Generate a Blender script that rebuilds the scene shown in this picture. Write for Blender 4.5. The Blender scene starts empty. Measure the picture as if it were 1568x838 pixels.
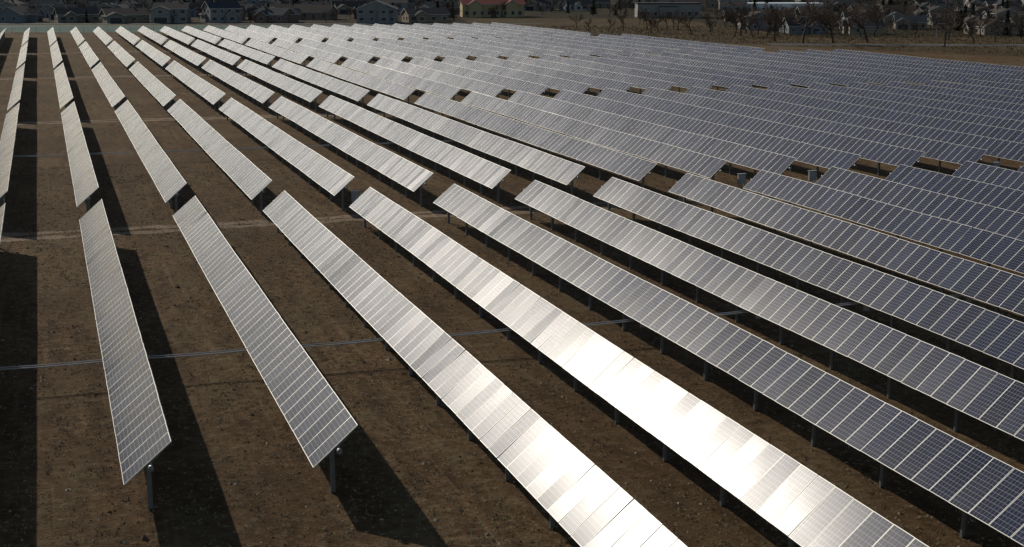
import bpy, math, random
import numpy as np
from mathutils import Vector
random.seed(7); rng=np.random.default_rng(7)
sc=bpy.context.scene
U=14.5   # height unit used in the site survey (m)
R=math.radians

# ---------------------------------------------------------------- helpers
def link(o,parent=None):
    sc.collection.objects.link(o)
    if parent is not None: o.parent=parent
    return o
def obj(name,me,loc=(0,0,0),rot=(0,0,0),parent=None,scale=1):
    o=bpy.data.objects.new(name,me); o.location=loc; o.rotation_euler=rot; o.scale=(scale,)*3
    return link(o,parent)
def mesh(name,v,f,mats,mi=None,uv=None,smooth=False):
    me=bpy.data.meshes.new(name); me.from_pydata([tuple(map(float,p)) for p in v],[],[tuple(q) for q in f])
    for m in mats: me.materials.append(m)
    if mi is not None: me.polygons.foreach_set('material_index',np.array(mi,dtype=np.int32))
    if uv is not None:
        l=me.uv_layers.new(name='UVMap'); l.data.foreach_set('uv',np.array(uv,dtype=np.float32).ravel())
    if smooth: me.polygons.foreach_set('use_smooth',np.ones(len(me.polygons),dtype=bool))
    me.update(); return me
class NT:
    def __init__(s,name):
        s.m=bpy.data.materials.new(name); s.m.use_nodes=True; s.t=s.m.node_tree
        s.b=s.t.nodes['Principled BSDF']
    def n(s,ty,**k):
        q=s.t.nodes.new(ty)
        for a,b in k.items(): setattr(q,a,b)
        return q
    def l(s,a,b): s.t.links.new(a,b)
    def math(s,op,a,b=None):
        q=s.t.nodes.new('ShaderNodeMath'); q.operation=op
        for i,x in enumerate((a,b)):
            if x is None: continue
            if isinstance(x,(int,float)): q.inputs[i].default_value=x
            else: s.l(x,q.inputs[i])
        return q.outputs[0]
    def mix(s,f,a,b):
        q=s.t.nodes.new('ShaderNodeMix'); q.data_type='RGBA'
        for i,x in ((0,f),(6,a),(7,b)):
            if isinstance(x,(int,float)): q.inputs[i].default_value=x
            elif isinstance(x,tuple): q.inputs[i].default_value=(*x,1)
            else: s.l(x,q.inputs[i])
        return q.outputs[2]
    def noise(s,vec,scale,detail=4,rough=.6):
        q=s.n('ShaderNodeTexNoise'); q.inputs['Scale'].default_value=scale; q.inputs['Detail'].default_value=detail; q.inputs['Roughness'].default_value=rough
        s.l(vec,q.inputs['Vector']); return q.outputs['Fac']
    def ramp(s,x,a,b):
        q=s.n('ShaderNodeMapRange'); q.inputs[1].default_value=a; q.inputs[2].default_value=b; s.l(x,q.inputs[0]); return q.outputs[0]
    def coord(s,scale=(1,1,1),kind='Object'):
        c=s.n('ShaderNodeTexCoord'); m=s.n('ShaderNodeMapping'); m.inputs['Scale'].default_value=scale
        s.l(c.outputs[kind],m.inputs['Vector']); return m.outputs[0]
def simple(name,c,rough=.7,metal=0,var=.25,scale=3,spec=.3):
    t=NT(name); v=t.coord(); n=t.noise(v,scale)
    a=tuple(x*(1-var) for x in c); b=tuple(min(1,x*(1+var)) for x in c)
    t.l(t.mix(n,a,b),t.b.inputs['Base Color'])
    t.b.inputs['Roughness'].default_value=rough; t.b.inputs['Metallic'].default_value=metal
    t.b.inputs['Specular IOR Level'].default_value=spec
    return t.m

# ---------------------------------------------------------------- materials
def glass_mat():
    t=NT('solar_cells'); uvn=t.n('ShaderNodeUVMap'); sp=t.n('ShaderNodeSeparateXYZ'); t.l(uvn.outputs[0],sp.inputs[0])
    u,v=sp.outputs[0],sp.outputs[1]
    fu=t.math('FRACT',t.math('MULTIPLY',u,12.0)); fv=t.math('FRACT',t.math('MULTIPLY',v,6.0))
    def line(f,w):
        d=t.math('ABSOLUTE',t.math('SUBTRACT',f,.5)); return t.math('GREATER_THAN',d,.5-w)
    g=t.math('MAXIMUM',line(fu,.034),line(fv,.034))
    bus=t.math('MULTIPLY',line(t.math('FRACT',t.math('MULTIPLY',fv,3.0)),.03),.35)
    g=t.math('MAXIMUM',g,bus)
    mid=t.math('FLOOR',v); oi=t.n('ShaderNodeObjectInfo')
    wn=t.n('ShaderNodeTexWhiteNoise',noise_dimensions='2D'); cb=t.n('ShaderNodeCombineXYZ'); t.l(mid,cb.inputs[0]); t.l(oi.outputs['Random'],cb.inputs[1]); t.l(cb.outputs[0],wn.inputs[0])
    r=wn.outputs['Value']
    cell=t.mix(r,(.004,.009,.034),(.008,.017,.060))
    t.l(t.mix(g,cell,(.34,.35,.37)),t.b.inputs['Base Color'])
    gc=t.coord(); dirt=t.noise(gc,1.3,4,.6)
    t.l(t.math('ADD',t.math('MULTIPLY',r,.03),t.math('ADD',t.math('MULTIPLY',dirt,.07),.215)),t.b.inputs['Roughness'])
    t.b.inputs['Specular IOR Level'].default_value=.062
    t.b.inputs['Coat Weight'].default_value=.028; t.b.inputs['Coat Roughness'].default_value=.17; t.b.inputs['Coat IOR'].default_value=1.4
    return t.m
M_glass=glass_mat()
M_frame=simple('aluminium_frame',(.60,.59,.54),.55,.3,.1)
M_back=simple('white_backsheet',(.45,.45,.44),.6)
M_steel=simple('galvanised_steel',(.24,.25,.25),.5,.7,.2)
M_box=simple('grey_enclosure',(.36,.36,.35),.5)
M_cable=simple('cable_jacket',(.50,.50,.48),.4)

def ground_mat(name,dark,mid,light,grass=None,bump=.22):
    t=NT(name); v=t.coord(); vs=t.coord((1.6,.35,1)); vt=t.coord((2.6,.06,1))
    big=t.noise(v,.06,5); md=t.noise(vs,.7,6,.65); fn=t.noise(v,7,5,.7); sm=t.noise(v,1.9,9,.8); tr=t.noise(vt,.9,3,.5)
    a=t.mix(t.ramp(md,.40,.60),dark,mid)
    f=t.ramp(sm,.49,.62)
    f2=t.math('MULTIPLY',f,t.ramp(fn,.38,.6))
    b=t.mix(f2,a,light)
    b=t.mix(t.math('MULTIPLY',t.ramp(t.noise(v,3.1,7,.75),.52,.66),.7),b,tuple(x*.55 for x in dark))
    if grass: b=t.mix(t.math('MULTIPLY',t.ramp(t.noise(vs,.22,5,.7),.45,.60),t.ramp(sm,.40,.58)),b,grass)
    b=t.mix(t.math('MULTIPLY',t.ramp(tr,.60,.70),.28),b,light)
    c=t.mix(t.math('MULTIPLY',t.ramp(big,.40,.60),.55),b,tuple(x*.55 for x in mid))
    t.l(c,t.b.inputs['Base Color']); t.b.inputs['Roughness'].default_value=.95; t.b.inputs['Specular IOR Level'].default_value=.05
    h=t.math('ADD',t.math('MULTIPLY',sm,1.0),t.math('MULTIPLY',fn,.35))
    bp=t.n('ShaderNodeBump'); bp.inputs['Strength'].default_value=1; bp.inputs['Distance'].default_value=bump
    t.l(h,bp.inputs['Height']); t.l(bp.outputs[0],t.b.inputs['Normal'])
    return t.m
M_ground=ground_mat('brown_soil',(.080,.045,.020),(.165,.098,.046),(.38,.265,.155),(.21,.155,.08),.2)
M_track=ground_mat('track_dirt',(.30,.205,.13),(.40,.29,.20),(.52,.39,.28))
M_tan=ground_mat('dry_grass_ground',(.08,.052,.025),(.13,.085,.042),(.21,.15,.08),(.10,.085,.04))
M_green=ground_mat('pale_green_grass',(.13,.18,.14),(.17,.23,.19),(.24,.28,.24))
M_subg=ground_mat('neighbourhood_ground',(.035,.028,.016),(.065,.05,.028),(.11,.09,.05))
M_asph=simple('asphalt',(.06,.06,.06),.9)
M_conc=simple('concrete',(.22,.21,.19),.9)

# ---------------------------------------------------------------- ground
S=4000
obj('ground',mesh('ground',[(-S,-S,0),(S,-S,0),(S,S,0),(-S,S,0)],[(0,1,2,3)],[M_ground]))

def strip(pts,z,jit=.3,width=.8):
    v=[];f=[]; P=[]
    for (a,b) in zip(pts[:-1],pts[1:]):
        a=Vector(a);b=Vector(b);n=max(1,int((b-a).length/ .7)); P+= [a.lerp(b,i/n) for i in range(n)]
    P.append(Vector(pts[-1]))
    wob=0
    for i,p in enumerate(P):
        d=(P[min(i+1,len(P)-1)]-P[max(i-1,0)]).normalized(); n=Vector((-d.y,d.x))
        wob=wob*.95+random.uniform(-.07,.07)
        for s in (-1,1):
            q=p+n*(wob+s*(width/2+random.uniform(-jit,jit)*width/2)); v.append((q.x,q.y,z))
        if i: f.append((2*i-2,2*i-1,2*i+1,2*i))
    return v,f
def track(name,pts,sep=2.0,w=1.15,z=.006):
    v=[];f=[]
    for s in (-sep/2,sep/2):
        vv,ff=strip([(x,y+s) for x,y in pts],z,.5,w); o=len(v); v+=vv; f+=[tuple(k+o for k in q) for q in ff]
    obj(name,mesh(name,v,f,[M_track]))
track('dirt_road',[(-40,99.6),(0,100.1),(25,100.8),(60,100.3),(170,100)])
track('dirt_road',[(-80,177.6),(0,177.5),(170,177.5)])
track('dirt_road',[(-90,254.5),(140,254.5)])
track('dirt_road',[(-90,334),(130,334)])

# ---------------------------------------------------------------- trackers
TILT=R(41); MOD=1.012; TUBE_Z=1.85
def table_mesh(nm,seed,post=4.7):
    r=random.Random(seed); V=[];F=[];MI=[];UV=[]
    def add(vs,fs,mi,uvs=None):
        o=len(V); V.extend(vs)
        for k,q in enumerate(fs):
            F.append(tuple(i+o for i in q)); MI.append(mi[k] if isinstance(mi,list) else mi)
            UV.extend(uvs[k] if uvs else [(0,0)]*len(q))
    ph=[r.uniform(0,6.28) for _ in range(5)]; L=nm*MOD
    def sag(y): return .022*math.sin(y*.11+ph[0])+.012*math.sin(y*.31+ph[1])
    def tw(y): return R(.8)*math.sin(y*.055+ph[2])+R(.35)*math.sin(y*.4+ph[3])
    for i in range(nm):
        yc=(i+.5)*MOD; t=TILT+tw(yc)+R(r.gauss(0,.3)); z0=sag(yc)+r.gauss(0,.003)
        pit=R(r.gauss(0,.5))
        ux=Vector((math.cos(t),0,math.sin(t))); n=Vector((-math.sin(t),0,math.cos(t)))
        uy=(Vector((0,1,0))+n*pit).normalized()
        c=Vector((0,yc,z0))+n*.13
        hw,hl,ins=.496,.99,.018
        P=lambda a,b,d:tuple(c+ux*a+uy*b+n*d)
        vs=[P(-hl,-hw,0),P(hl,-hw,0),P(hl,hw,0),P(-hl,hw,0),
            P(-hl+ins,-hw+ins,0),P(hl-ins,-hw+ins,0),P(hl-ins,hw-ins,0),P(-hl+ins,hw-ins,0),
            P(-hl,-hw,-.04),P(hl,-hw,-.04),P(hl,hw,-.04),P(-hl,hw,-.04)]
        fs=[(4,5,6,7),(0,1,5,4),(1,2,6,5),(2,3,7,6),(3,0,4,7),(8,9,1,0),(9,10,2,1),(10,11,3,2),(11,8,0,3),(11,10,9,8)]
        z=[(0,0)]*4
        e=.0001
        add(vs,fs,[0,1,1,1,1,1,1,1,1,2],[[(e,i+e),(1-e,i+e),(1-e,i+1-e),(e,i+1-e)]]+[z]*9)
    def tube(p0,p1,rad,mi,sides=10,cap=True):
        p0=Vector(p0);p1=Vector(p1);d=(p1-p0).normalized(); a=d.orthogonal().normalized(); b=d.cross(a)
        vs=[tuple(p+(a*math.cos(6.2832*k/sides)+b*math.sin(6.2832*k/sides))*rad) for p in (p0,p1) for k in range(sides)]
        fs=[(k,(k+1)%sides,sides+(k+1)%sides,sides+k) for k in range(sides)]
        if cap: fs+=[tuple(range(sides))[::-1],tuple(range(sides,2*sides))]
        add(vs,fs,mi)
    def box(x0,x1,y0,y1,z0,z1,mi):
        vs=[(x,y,z) for x in (x0,x1) for y in (y0,y1) for z in (z0,z1)]
        add(vs,[(0,1,3,2),(4,6,7,5),(0,4,5,1),(2,3,7,6),(0,2,6,4),(1,5,7,3)],mi)
    n=max(2,int(L/4)); ys=[-.28+(L+.56)*k/n for k in range(n+1)]
    for a,b in zip(ys[:-1],ys[1:]): tube((0,a,sag(a)),(0,b,sag(b)),.065,3,8)
    for yy in (-.28,L+.28): tube((0,yy-.02,sag(yy)),(0,yy+.02,sag(yy)),.095,3,10)
    ux=Vector((math.cos(TILT),0,math.sin(TILT))); nn=Vector((-math.sin(TILT),0,math.cos(TILT)))
    for i in range(nm+1):
        y=i*MOD; c=Vector((0,y,sag(y)))+nn*.06
        a=c-ux*.45; b=c+ux*.45; tube(a,b,.018,3,4)
    npst=max(2,round((L-2.2)/post)); 
    for k in range(npst+1):
        y=1.1+(L-2.2)*k/npst; zt=sag(y)-.10
        for x in (-.075,.075): box(x-.005,x+.005,y-.055,y+.055,-TUBE_Z-.2,zt,3)
        box(-.070,.070,y-.004,y+.004,-TUBE_Z-.2,zt,3)
        box(-.10,.10,y-.035,y+.035,zt,zt+.03,3)
        tube((0,y-.05,sag(y)-.02),(0,y+.05,sag(y)-.02),.085,3,12)
    y=L/2+.3; tube((0,y-.12,sag(y)-.12),(0,y+.12,sag(y)-.12),.15,4,14); tube((.02,y,sag(y)-.2),(.45,y,sag(y)-.25),.06,4,8)
    box(-.13,.13,y-.34,y-.20,-1.15,-.65,4)
    return mesh('tracker_%d_%d'%(nm,seed),V,F,[M_glass,M_frame,M_back,M_steel,M_box],MI,UV)
cache={}
def table(nm,seed):
    if (nm,seed) not in cache: cache[(nm,seed)]=table_mesh(nm,seed)
    return cache[(nm,seed)]
X0=3.10; PX=5.92; HALF=.75-.085
blocks=[(1.74,6.74,-2,16),(7.12,12.08,-2,24),(12.43,17.40,-3,24),(17.75,22.90,-3,22),(23.22,29.0,-4,21)]
for bi,(a,b,n0,n1) in enumerate(blocks):
    for n in range(n0,n1+1):
        ya=a*U
        if bi==0 and n<=1: ya=3.05*U
        nm=int((b*U-ya)/MOD); ys=b*U-nm*MOD
        if bi==0: seed=(n*3+1)%7
        else: seed=(n*5+bi*3)%5
        xc=X0+n*PX-HALF
        obj('solar_panel_row',table(nm,seed),(xc,ys+random.uniform(-.15,.15),TUBE_Z+random.uniform(-.04,.04)),(0,-R(random.gauss(0,.6)),0))

def bx(V,F,x0,x1,y0,y1,z0,z1):
    o=len(V); V+=[(x,y,z) for x in (x0,x1) for y in (y0,y1) for z in (z0,z1)]
    F+=[tuple(i+o for i in q) for q in [(0,1,3,2),(4,6,7,5),(0,4,5,1),(2,3,7,6),(0,2,6,4),(1,5,7,3)]]
V=[];F=[]
bx(V,F,-.30,.30,-.13,.13,.75,1.5); bx(V,F,-.34,.34,-.17,.17,1.502,1.54); bx(V,F,-.25,-.20,-.03,.03,0,.748); bx(V,F,.20,.25,-.03,.03,0,.748)
bx(V,F,-.24,.24,-.155,-.133,.80,1.44); bx(V,F,.17,.19,-.18,-.157,1.05,1.2); bx(V,F,-.04,.04,-.04,.04,-.05,.748)
me_cb=mesh('combiner_box',V,F,[M_box])
for n,bi,dx in ((3,1,.1),(8,1,1.3),(9,1,1.6),(12,1,1.0),(6,2,.6),(14,2,1),(8,3,.6),(11,2,1)):
    obj('combiner_box',me_cb,(X0+n*PX+dx,blocks[bi][0]*U+.2,0))

# cables hung across the rows
def cable(name,y,xa,xb,z=1.02):
    V=[];F=[]
    for dy,dz,rad in ((0,0,.024),(.03,-.09,.028)):
        pts=[]; x=xa
        while x<xb:
            for k in range(8):
                s=k/8; pts.append(Vector((x+PX*s,y+dy,z+dz-.14*4*s*(1-s)*.5)))
            x+=PX
        for a,b in zip(pts[:-1],pts[1:]):
            o=len(V)
            for p in (a,b):
                for k in range(5): V.append((p.x,p.y+rad*math.cos(k*1.2566),p.z+rad*math.sin(k*1.2566)))
            F+= [(o+k,o+(k+1)%5,o+5+(k+1)%5,o+5+k) for k in range(5)]
    obj(name,mesh(name,V,F,[M_cable]))
cable('power_cable',62.3,X0-6*PX-HALF,X0+12*PX)
cable('power_cable',137.5,X0-6*PX-HALF,X0+12*PX)

# ---------------------------------------------------------------- ground litter
def tufts(name,N,x0,x1,y0,y1,hmin,hmax,mats):
    cx=rng.uniform(x0,x1,N//7); cy=y0+(y1-y0)*rng.random(N//7)**1.5
    idx=rng.integers(0,len(cx),N); sp=rng.gamma(1.2,.5,N)
    px=cx[idx]+rng.normal(0,1,N)*sp; py=cy[idx]+rng.normal(0,1,N)*sp*1.5
    V=np.zeros((N,5,3,3)); 
    for k in range(5):
        ang=rng.uniform(0,6.283,N); h=rng.uniform(hmin,hmax,N); ln=rng.uniform(.3,1.1,N)*h; w=rng.uniform(.008,.018,N)
        bx_=px+rng.normal(0,.04,N); by_=py+rng.normal(0,.04,N)
        V[:,k,0]=np.stack([bx_-w*np.sin(ang),by_+w*np.cos(ang),np.zeros(N)],1)
        V[:,k,1]=np.stack([bx_+w*np.sin(ang),by_-w*np.cos(ang),np.zeros(N)],1)
        V[:,k,2]=np.stack([bx_+ln*np.cos(ang),by_+ln*np.sin(ang),h],1)
    v=V.reshape(-1,3); f=np.arange(len(v)).reshape(-1,3)
    me=bpy.data.meshes.new(name); me.from_pydata(v.tolist(),[],f.tolist())
    for m in mats: me.materials.append(m)
    me.polygons.foreach_set('material_index',np.repeat(rng.integers(0,len(mats),N),5).astype(np.int32)); me.update()
    obj(name,me)
M_g1=simple('straw',(.40,.31,.18),.8); M_g2=simple('straw_dark',(.14,.10,.055),.9)
tufts('dry_grass',46000,-14,60,32,135,.03,.09,[M_g1,M_g2,M_g1])
def clods(name,N,x0,x1,y0,y1,mats):
    base=np.array([(1,0,0),(0,1,0),(-1,0,0),(0,-1,0),(0,0,.7),(0,0,-.3)],float)
    fc=np.array([(0,1,4),(1,2,4),(2,3,4),(3,0,4)])
    s=rng.gamma(1.6,.015,N)+.010
    p=np.stack([rng.uniform(x0,x1,N),y0+(y1-y0)*rng.random(N)**1.5,np.zeros(N)],1)
    a=rng.uniform(0,6.28,N)
    v=base[None]*s[:,None,None]*rng.uniform(.6,1.4,(N,6,1))
    c,sn=np.cos(a)[:,None],np.sin(a)[:,None]
    v=np.stack([v[...,0]*c-v[...,1]*sn,v[...,0]*sn+v[...,1]*c,v[...,2]],-1)+p[:,None]
    f=(fc[None]+np.arange(N)[:,None,None]*6).reshape(-1,3)
    me=bpy.data.meshes.new(name); me.from_pydata(v.reshape(-1,3).tolist(),[],f.tolist())
    for m in mats: me.materials.append(m)
    me.polygons.foreach_set('material_index',np.repeat(rng.integers(0,len(mats),N),4).astype(np.int32)); me.update()
    obj(name,me)
clods('gravel',22000,-14,50,32,110,[simple('stone',(.38,.30,.21),.9),simple('clod',(.10,.06,.03),.95),simple('clod_light',(.24,.16,.09),.95)])

# ---------------------------------------------------------------- far surroundings
HD=R(17.61)
def site(D,L):  # site frame of the neighbourhood street grid: distance D, lateral L
    return (D*math.sin(HD)+L*math.cos(HD), D*math.cos(HD)-L*math.sin(HD))
def patch(name,corners,mat,z):
    obj(name,mesh(name,[(*site(*c),z) for c in corners],[tuple(range(len(corners)))],[mat]))
patch('neighbourhood_ground',[(494,-600),(500,-10),(560,60),(398,78),(388,600),(3800,2500),(3800,-2500)],M_subg,.012)
patch('grass_strip',[(432,-200),(424,-30),(470,0),(492,-10),(490,-220)],M_green,.03)
patch('dry_grass_field',[(268,140),(350,62),(395,30),(430,-5),(560,-20),(560,60),(398,75),(385,210),(270,190)],M_tan,.02)
patch('street',[(352,62),(357,62),(347,200),(341,200)],M_asph,.05)
patch('street',[(500,-240),(506,-240),(506,10),(500,10)],M_asph,.05)
patch('sidewalk',[(358.5,62),(360.5,62),(350.5,200),(348.5,200)],M_conc,.06)
def weeds(name,N,mats):
    D=rng.uniform(275,480,N); L=rng.uniform(-10,170,N); sel=(L>np.interp(D,[275,350,430,480],[135,66,0,-15])); D=D[sel];L=L[sel]
    sel=abs(D-(355-(L-62)*.07))>5; D=D[sel];L=L[sel];N=len(D)
    X=D*math.sin(HD)+L*math.cos(HD); Y=D*math.cos(HD)-L*math.sin(HD)
    V=np.zeros((N,4,3,3))
    for k in range(4):
        a=rng.uniform(0,6.28,N); h=rng.uniform(.15,.5,N); w=.08
        bx_=X+rng.normal(0,.2,N); by_=Y+rng.normal(0,.2,N)
        V[:,k,0]=np.stack([bx_-w*np.sin(a),by_+w*np.cos(a),0*h],1); V[:,k,1]=np.stack([bx_+w*np.sin(a),by_-w*np.cos(a),0*h],1)
        V[:,k,2]=np.stack([bx_+.4*h*np.cos(a),by_+.4*h*np.sin(a),h],1)
    v=V.reshape(-1,3); f=np.arange(len(v)).reshape(-1,3)
    me=bpy.data.meshes.new(name); me.from_pydata(v.tolist(),[],f.tolist())
    for m in mats: me.materials.append(m)
    me.polygons.foreach_set('material_index',np.repeat(rng.integers(0,len(mats),N),4).astype(np.int32)); me.update(); obj(name,me)
weeds('tall_dry_grass',12000,[M_g2,simple('weed_brown',(.15,.10,.05),.9),simple('weed_tan',(.28,.20,.10),.9)])

# perimeter fence
V=[];F=[]
line=[(172,130),(160,180),(154,215),(148,262),(139,330),(134,400),(130,436),(60,440),(-40,440),(-150,440)]
for a,b in zip(line[:-1],line[1:]):
    a=Vector((*a,0));b=Vector((*b,0)); n=max(1,int((b-a).length/3.2))
    for k in range(n):
        p=a.lerp(b,k/n); bx(V,F,p.x-.035,p.x+.035,p.y-.035,p.y+.035,0,2.0)
    d=(b-a).normalized(); nn=Vector((-d.y,d.x,0))*.02
    for z in [.15,.5,.85,1.2,1.55,1.9]:
        o=len(V); V+=[tuple(a+nn+Vector((0,0,z))),tuple(b+nn+Vector((0,0,z))),tuple(b+nn+Vector((0,0,z+.03))),tuple(a+nn+Vector((0,0,z+.03)))]; F.append((o,o+1,o+2,o+3))
obj('perimeter_fence',mesh('perimeter_fence',V,F,[M_steel]))

# ---- houses
class Parts:
    def __init__(s): s.p={}
    def g(s,k): return s.p.setdefault(k,([],[]))
    def box(s,k,*a): v,f=s.g(k); bx(v,f,*a)
    def poly(s,k,pts,faces):
        v,f=s.g(k); o=len(v); v+=pts; f+=[tuple(i+o for i in q) for q in faces]
def gable(P,x0,x1,y0,y1,z0,ze,rise,axis,ov=.45,th=.16):
    def T(a,b,z): return (a,b,z) if axis=='x' else (b,a,z)
    A0,A1,B0,B1=(x0,x1,y0,y1) if axis=='x' else (y0,y1,x0,x1)
    bm=(B0+B1)/2
    pts=[T(a,b,z) for a in (A0,A1) for (b,z) in ((B0,z0),(B1,z0),(B1,ze),(bm,ze+rise),(B0,ze))]
    P.poly('walls',pts,[(0,1,2,3,4),(9,8,7,6,5),(1,6,7,2),(5,0,4,9)])
    sl=rise/((B1-B0)/2)
    for s in (-1,1):
        be=bm+s*((B1-B0)/2+ov); zz=ze-ov*sl
        q=[]
        for a in (A0-ov,A1+ov):
            q+=[T(a,bm,ze+rise+.03),T(a,be,zz+.03),T(a,be,zz+.03+th),T(a,bm,ze+rise+.03+th)]
        P.poly('roof',q,[(0,1,2,3),(7,6,5,4),(3,2,6,7),(0,4,5,1)])
        e=.02; q=[T(A0-ov,be+s*e,zz),T(A1+ov,be+s*e,zz),T(A1+ov,be+s*e,zz+th+.06),T(A0-ov,be+s*e,zz+th+.06)]
        P.poly('trim',q,[(0,1,2,3)])
        for a in (A0-ov-e,A1+ov+e):
            q=[T(a,bm,ze+rise-.05),T(a,be,zz-.05),T(a,be,zz+th+.05),T(a,bm,ze+rise+th+.05)]
            P.poly('trim',q,[(0,1,2,3)])
def window(P,face,c,z,w,h,at):
    s=-1 if face[1]=='-' else 1
    for k,e,d0,d1 in (('trim',.12,.0,.05),('windows',0,.03,.07)):
        a,b=sorted((at+s*d0,at+s*d1))
        if face[0]=='y': P.box(k,c-w/2-e,c+w/2+e,a,b,z-e,z+h+e)
        else: P.box(k,a,b,c-w/2-e,c+w/2+e,z-e,z+h+e)
def house_parts(seed):
    r=random.Random(seed); P=Parts(); w=r.uniform(11,16); d=r.uniform(9,11.5); two=r.random()<.6
    ze=5.3 if two else 3.0; rise=r.uniform(1.9,2.9)
    gable(P,-w/2,w/2,-d/2,d/2,-.3,ze,rise,'x' if r.random()<.65 else 'y')
    gw=r.uniform(5.5,7); gx=r.choice((-1,1))*(w/2-gw/2+.4); gz=3.0 if r.random()<.6 else ze-.35
    for side in (-1,1):
        ww=gw if side==-1 else gw*.7; y0,y1=(-d/2-2.4,-.5) if side==-1 else (.5,d/2+1.6)
        gx_=gx if side==-1 else -gx*.6
        gable(P,gx_-ww/2,gx_+ww/2,y0,y1,-.3,gz,rise*.62,'y')
        f='y-' if side==-1 else 'y+'; at=y0 if side==-1 else y1
        if side==-1: window(P,f,gx_,.1,gw*.7,2.1,at)
        else: window(P,f,gx_,.9,1.8,1.2,at)
        if gz>4: window(P,f,gx_,3.6,1.5,1.1,at)
    for f,at in (('y-',-d/2),('y+',d/2)):
        for z in ([.9,3.6] if two else [.9]):
            for c in np.linspace(-w/2+1.6,w/2-1.6,4): window(P,f,float(c)+r.uniform(-.3,.3),z,r.choice((.9,1.3,1.7)),1.2,at)
    for f,at in (('x-',-w/2),('x+',w/2)):
        for z in ([.9,3.6] if two else [.9]):
            for c in (-2.2,2.1): window(P,f,c,z,1.1,1.2,at)
    dx=-gx*.35; P.box('door',dx-.5,dx+.5,-d/2-.08,-d/2-.0,0,2.1)
    P.box('chimney',w*.2,w*.2+.9,.8,1.5,ze,ze+rise+.9)
    return P
wallc=[(.30,.26,.19),(.25,.25,.24),(.20,.19,.14),(.28,.22,.16),(.42,.40,.36),(.19,.205,.22),(.20,.13,.10)]
M_w=[simple('siding_%d'%i,c,.85) for i,c in enumerate(wallc)]
M_r=[simple('shingles_%d'%i,c,.95,scale=1.2,spec=.1) for i,c in enumerate([(.065,.06,.058),(.085,.068,.055),(.06,.064,.068),(.10,.088,.074)])]
M_win=simple('window_glass',(.03,.035,.045),.12,spec=.6); M_trim=simple('white_trim',(.50,.49,.46),.7); M_door=simple('door_paint',(.14,.08,.06),.6)
MP={'windows':M_win,'trim':M_trim,'door':M_door,'chimney':simple('chimney_brick',(.18,.12,.09),.9)}
HM=[]
for i in range(12):
    P=house_parts(100+i); d={}
    MP2=dict(MP); MP2['walls']=M_w[(0,4,1,3,2,5,1,0,6,1,3,2)[i]]; MP2['roof']=M_r[(i*3+i//4)%4]
    for k,(v,f) in P.p.items(): d[k]=mesh('house_%s_%d'%(k,i),v,f,[MP2[k]])
    HM.append(d)
def house(D,L,rot,i,s=1,name='suburban_house'):
    x,y=site(D,L); e=obj(name,None,(x,y,0),(0,0,-HD+rot),scale=s)
    for k,m in HM[i%12].items(): obj(k,m,parent=e)
c=0
for D in (516,548,585,628,676,730,795,870):
    L=-.37*D
    while L<(-.045*D if D<560 else -.03*D if D<640 else .40*D):
        if random.random()<.9: house(D+random.uniform(-6,6),L,random.choice((0,math.pi))+random.choice((0,0,math.pi/2,.4,-.3))+random.uniform(-.1,.1),c*5+random.randint(0,2),.92)
        c+=1; L+=random.uniform(15,21)
for D in (418,452,490,534,590):
    L=(.20 if D<420 else .165 if D<500 else .15)*D
    while L<.40*D:
        if random.random()<.9: house(D+random.uniform(-6,6),L,random.choice((0,math.pi,math.pi/2))+random.uniform(-.2,.2),c*7+random.randint(0,3),.74)
        c+=1; L+=random.uniform(13,18)

def hall(name,D,L,w,d,ze,rise,storeys,wall,roof,nwin,flat=False,rot=0):
    P=Parts(); 
    if flat:
        P.box('walls',-w/2,w/2,-d/2,d/2,-.3,ze); P.box('roof',-w/2-.25,w/2+.25,-d/2-.25,d/2+.25,ze+.003,ze+.45)
        P.box('walls',-w*.15,w*.12,-d/2-1.5,-d/2-.003,-.3,ze*.8); P.box('roof',-w*.15-.2,w*.12+.2,-d/2-1.7,-d/2-.26,ze*.8+.003,ze*.8+.3)
    else:
        gable(P,-w/2,w/2,-d/2,d/2,-.3,ze,rise,'x'); 
        for cx in (-w*.3,w*.3): gable(P,cx-w*.1,cx+w*.1,-d/2-1.8,0,-.3,ze,rise*.6,'y')
    for s in range(storeys):
        for cx in np.linspace(-w/2+1.5,w/2-1.5,nwin):
            if not flat and abs(abs(cx)-w*.3)<w*.12:
                window(P,'y-',float(cx),.9+s*3,1.2,1.4,-d/2-1.8); continue
            if flat and -w*.17<cx<w*.14: continue
            window(P,'y-',float(cx),.9+s*3,1.3,1.4,-d/2)
    P.box('door',-.9,.9,-d/2-(1.58 if flat else .08),-d/2-(1.5 if flat else 0),0,2.3)
    x,y=site(D,L); e=obj(name,None,(x,y,0),(0,0,-HD+rot))
    m=dict(MP); m['walls']=wall; m['roof']=roof
    for k,(v,f) in P.p.items(): obj(k,mesh(name+'_'+k,v,f,[m[k]]),parent=e)
M_yel=simple('yellow_stucco',(.44,.35,.19),.9); M_red=simple('red_tile',(.30,.075,.05),.9); M_wht=simple('white_panel',(.78,.78,.76),.8); M_gry=simple('grey_block',(.28,.27,.25),.9)
hall('apartment_building',585,-8,24,12,5.0,2.6,1,M_yel,M_red,8,rot=.12)
hall('warehouse',600,106,38,18,4.6,0,1,M_wht,M_wht,8,True)
hall('school_building',575,60,24,14,5.2,2,1,M_gry,M_r[2],9,True)

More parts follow.
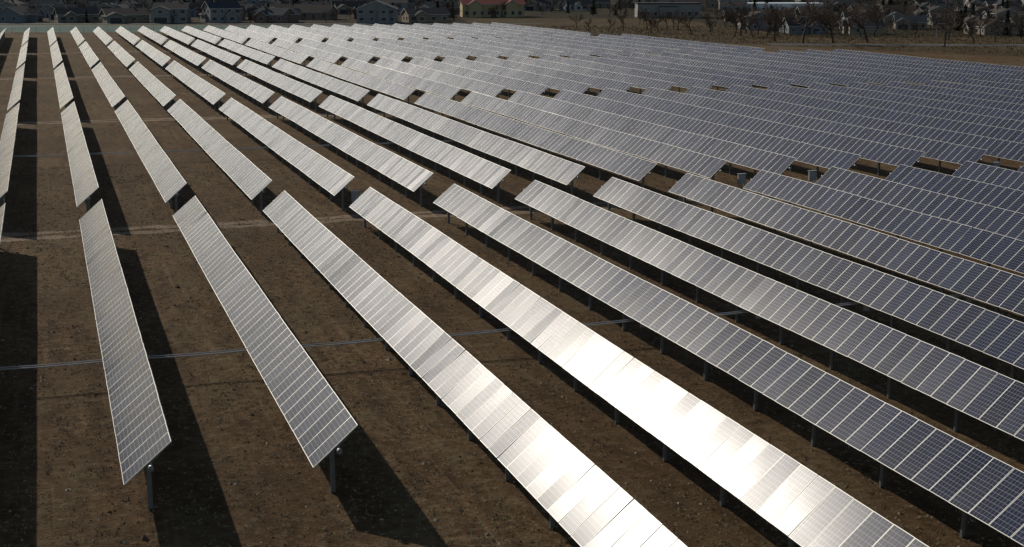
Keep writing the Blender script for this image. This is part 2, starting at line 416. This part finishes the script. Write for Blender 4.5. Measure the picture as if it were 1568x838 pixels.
# ---- trees
M_bark=simple('bark',(.075,.055,.04),.95,scale=6); M_twig=simple('twigs',(.115,.08,.055),.95)
def bare_tree(seed,h):
    r=random.Random(seed); V=[];F=[];MI=[]
    def tube(p,q,r0,r1,mi):
        d=(q-p).normalized(); a=d.orthogonal().normalized(); b=d.cross(a); o=len(V); n=5 if r0>.06 else 3
        for c_,rr in ((p,r0),(q,r1)):
            for k in range(n): V.append(tuple(c_+(a*math.cos(6.283*k/n)+b*math.sin(6.283*k/n))*rr))
        for k in range(n): F.append((o+k,o+(k+1)%n,o+n+(k+1)%n,o+n+k)); MI.append(mi)
    def grow(p,d,ln,rad,lev):
        q=p
        for s in range(2):
            d=(d+Vector((r.gauss(0,.16),r.gauss(0,.16),r.gauss(.04,.08)))).normalized()
            q2=q+d*ln/2; tube(q,q2,rad*(1-.2*s),rad*(.8-.2*s),0 if lev<3 else 1); q=q2
            if lev<5 and s==0 and lev>0: 
                dd=(d+Vector((r.gauss(0,.7),r.gauss(0,.7),r.gauss(.1,.4)))).normalized(); grow(q,dd,ln*.6,max(rad*.5,.024),lev+1)
        if lev<5:
            for k in range(r.choice((2,3)) if lev else 4):
                dd=(d+Vector((r.gauss(0,.55),r.gauss(0,.55),r.gauss(.05,.3)))).normalized()
                grow(q,dd,ln*r.uniform(.62,.82),max(rad*.58,.024),lev+1)
    grow(Vector((0,0,-.1)),Vector((0,0,1)),h*.27,h*.024,0)
    return mesh('bare_tree_%d'%seed,V,F,[M_bark,M_twig],MI)
BT=[bare_tree(s,9) for s in (1,2,3,4,5)]
M_need=[simple('needles_a',(.018,.030,.016),.9),simple('needles_b',(.035,.05,.028),.9)]
def conifer(seed):
    r=random.Random(seed); V=[];F=[];MI=[]; H=7.5
    for k in range(6):
        V+= [(0.14*math.cos(k*1.047),.14*math.sin(k*1.047),0)]
    V.append((0,0,H)); F+=[(k,(k+1)%6,6) for k in range(6)]; MI+=[0]*6
    for i in range(1500):
        z=.6+(H-.6)*r.random()**1.25; lay=.75+.25*math.sin(z*7); R_=(1-z/H)*2.0*lay+.1; a=r.uniform(0,6.283); rr=R_*math.sqrt(r.random())*(1+.15*math.sin(3*a+seed))
        p=Vector((rr*math.cos(a),rr*math.sin(a),z-rr*.22)); s=.26
        o=len(V)
        for _ in range(3): V.append(tuple(p+Vector((r.gauss(0,s),r.gauss(0,s),r.gauss(0,s*.5)))))
        F.append((o,o+1,o+2)); MI.append(1+(r.random()<.4))
    return mesh('conifer_%d'%seed,V,F,[M_bark]+M_need,MI)
CT=[conifer(s) for s in (1,2)]
def tree(D,L,kind,i,s):
    x,y=site(D,L); me=(BT if kind=='bare_tree' else CT)
    return obj(kind,me[i%len(me)],(x,y,0),(0,0,random.uniform(0,6.28)),scale=s)
for D,L,s in ((362,71,1.75),(364,79,1.4),(366,88,1.55),(363,106,.95),(372,66,1.2),(380,112,1.1),(368,120,1.0),(362,113,.9),(400,60,1.2),(412,50,1.0),(425,40,1.0),(440,33,.9),
              (395,84,1.1),(402,98,1.0),(398,126,1.0),(405,138,.9),(390,134,.8),(433,58,.9),(455,20,.7),(420,66,1.0),(430,74,1.0),(445,50,.8),(460,42,.9)):
    tree(D,L,'bare_tree',int(D*3+L),s)
for i in range(26):   # thicket along the creek beyond the field
    D=random.uniform(400,520); L=random.uniform(.05,.19)*D; tree(D,L,'bare_tree',i,random.uniform(.5,1.0))
for i in range(190):
    D=random.uniform(509,720); L=random.uniform(-.37,-.02 if D<560 else .1)*D
    tree(D,L,'pine_tree' if random.random()<.3 else 'bare_tree',i,random.uniform(.5,1.0))
for i in range(190):
    D=random.uniform(398,640); L=random.uniform(.15,.38)*D
    tree(D,L,'pine_tree' if random.random()<.2 else 'bare_tree',i,random.uniform(.45,.95))
far=obj('distant_trees',None)
for i in range(480):
    D=random.uniform(630,1200); L=random.uniform(-.38,.38)*D; x,y=site(D,L)
    obj('tree_part',BT[i%5] if random.random()<.75 else CT[i%2],(x,y,0),(0,0,random.uniform(0,6.28)),parent=far,scale=random.uniform(.9,1.5))

def pole(name,D,L,h,rad,arm=False):
    V=[];F=[];n=8
    for z,rr in ((0,rad),(h,rad*.6)):
        for k in range(n): V.append((rr*math.cos(k*.7854),rr*math.sin(k*.7854),z))
    F+=[(k,(k+1)%n,n+(k+1)%n,n+k) for k in range(n)]+[tuple(range(n,2*n))]
    if arm: bx(V,F,0,1.6,-.05,.05,h-.15,h-.05); bx(V,F,1.2,1.9,-.14,.14,h-.22,h-.152)
    else:
        bx(V,F,-1.1,1.1,-.06,.06,h-1,h-.85)
        for xx in (-1,-.4,.4,1): bx(V,F,xx-.05,xx+.05,-.05,.05,h-.848,h-.6)
    obj(name,mesh(name,V,F,[M_bark if not arm else M_steel]),(*site(D,L),0),(0,0,-HD))
pole('utility_pole',344,100.5,15,.2); pole('street_lamp',330,94.5,6,.09,True); pole('street_lamp',340,150,7,.09,True)

# ---------------------------------------------------------------- light
s=Vector((-.67,1.95,1.0)).normalized()
el=math.asin(s.z); az=math.atan2(s.x,s.y)
ld=bpy.data.lights.new('sun','SUN'); ld.energy=3.1; ld.angle=R(.53); ld.color=(1,.93,.82)
so=bpy.data.objects.new('sun',ld); link(so); so.rotation_euler=(-s).to_track_quat('-Z','Y').to_euler()
w=bpy.data.worlds.new('World'); sc.world=w; w.use_nodes=True; nt=w.node_tree
sky=nt.nodes.new('ShaderNodeTexSky'); sky.sky_type='NISHITA'; sky.sun_disc=False; sky.sun_elevation=el; sky.sun_rotation=az%(2*math.pi)
sky.air_density=1; sky.dust_density=.6
bg=nt.nodes['Background']; nt.links.new(sky.outputs[0],bg.inputs[0]); bg.inputs[1].default_value=.06

# ---------------------------------------------------------------- camera
cd=bpy.data.cameras.new('camera'); co=bpy.data.objects.new('camera',cd); link(co)
cd.sensor_width=36; cd.lens=36*2243/1568; cd.clip_end=8000; cd.clip_start=.5
co.location=(0,0,17.0); co.rotation_euler=(R(90-11.61),0,-HD)
sc.camera=co
sc.view_settings.view_transform='Standard'; sc.view_settings.look='None'; sc.view_settings.exposure=0
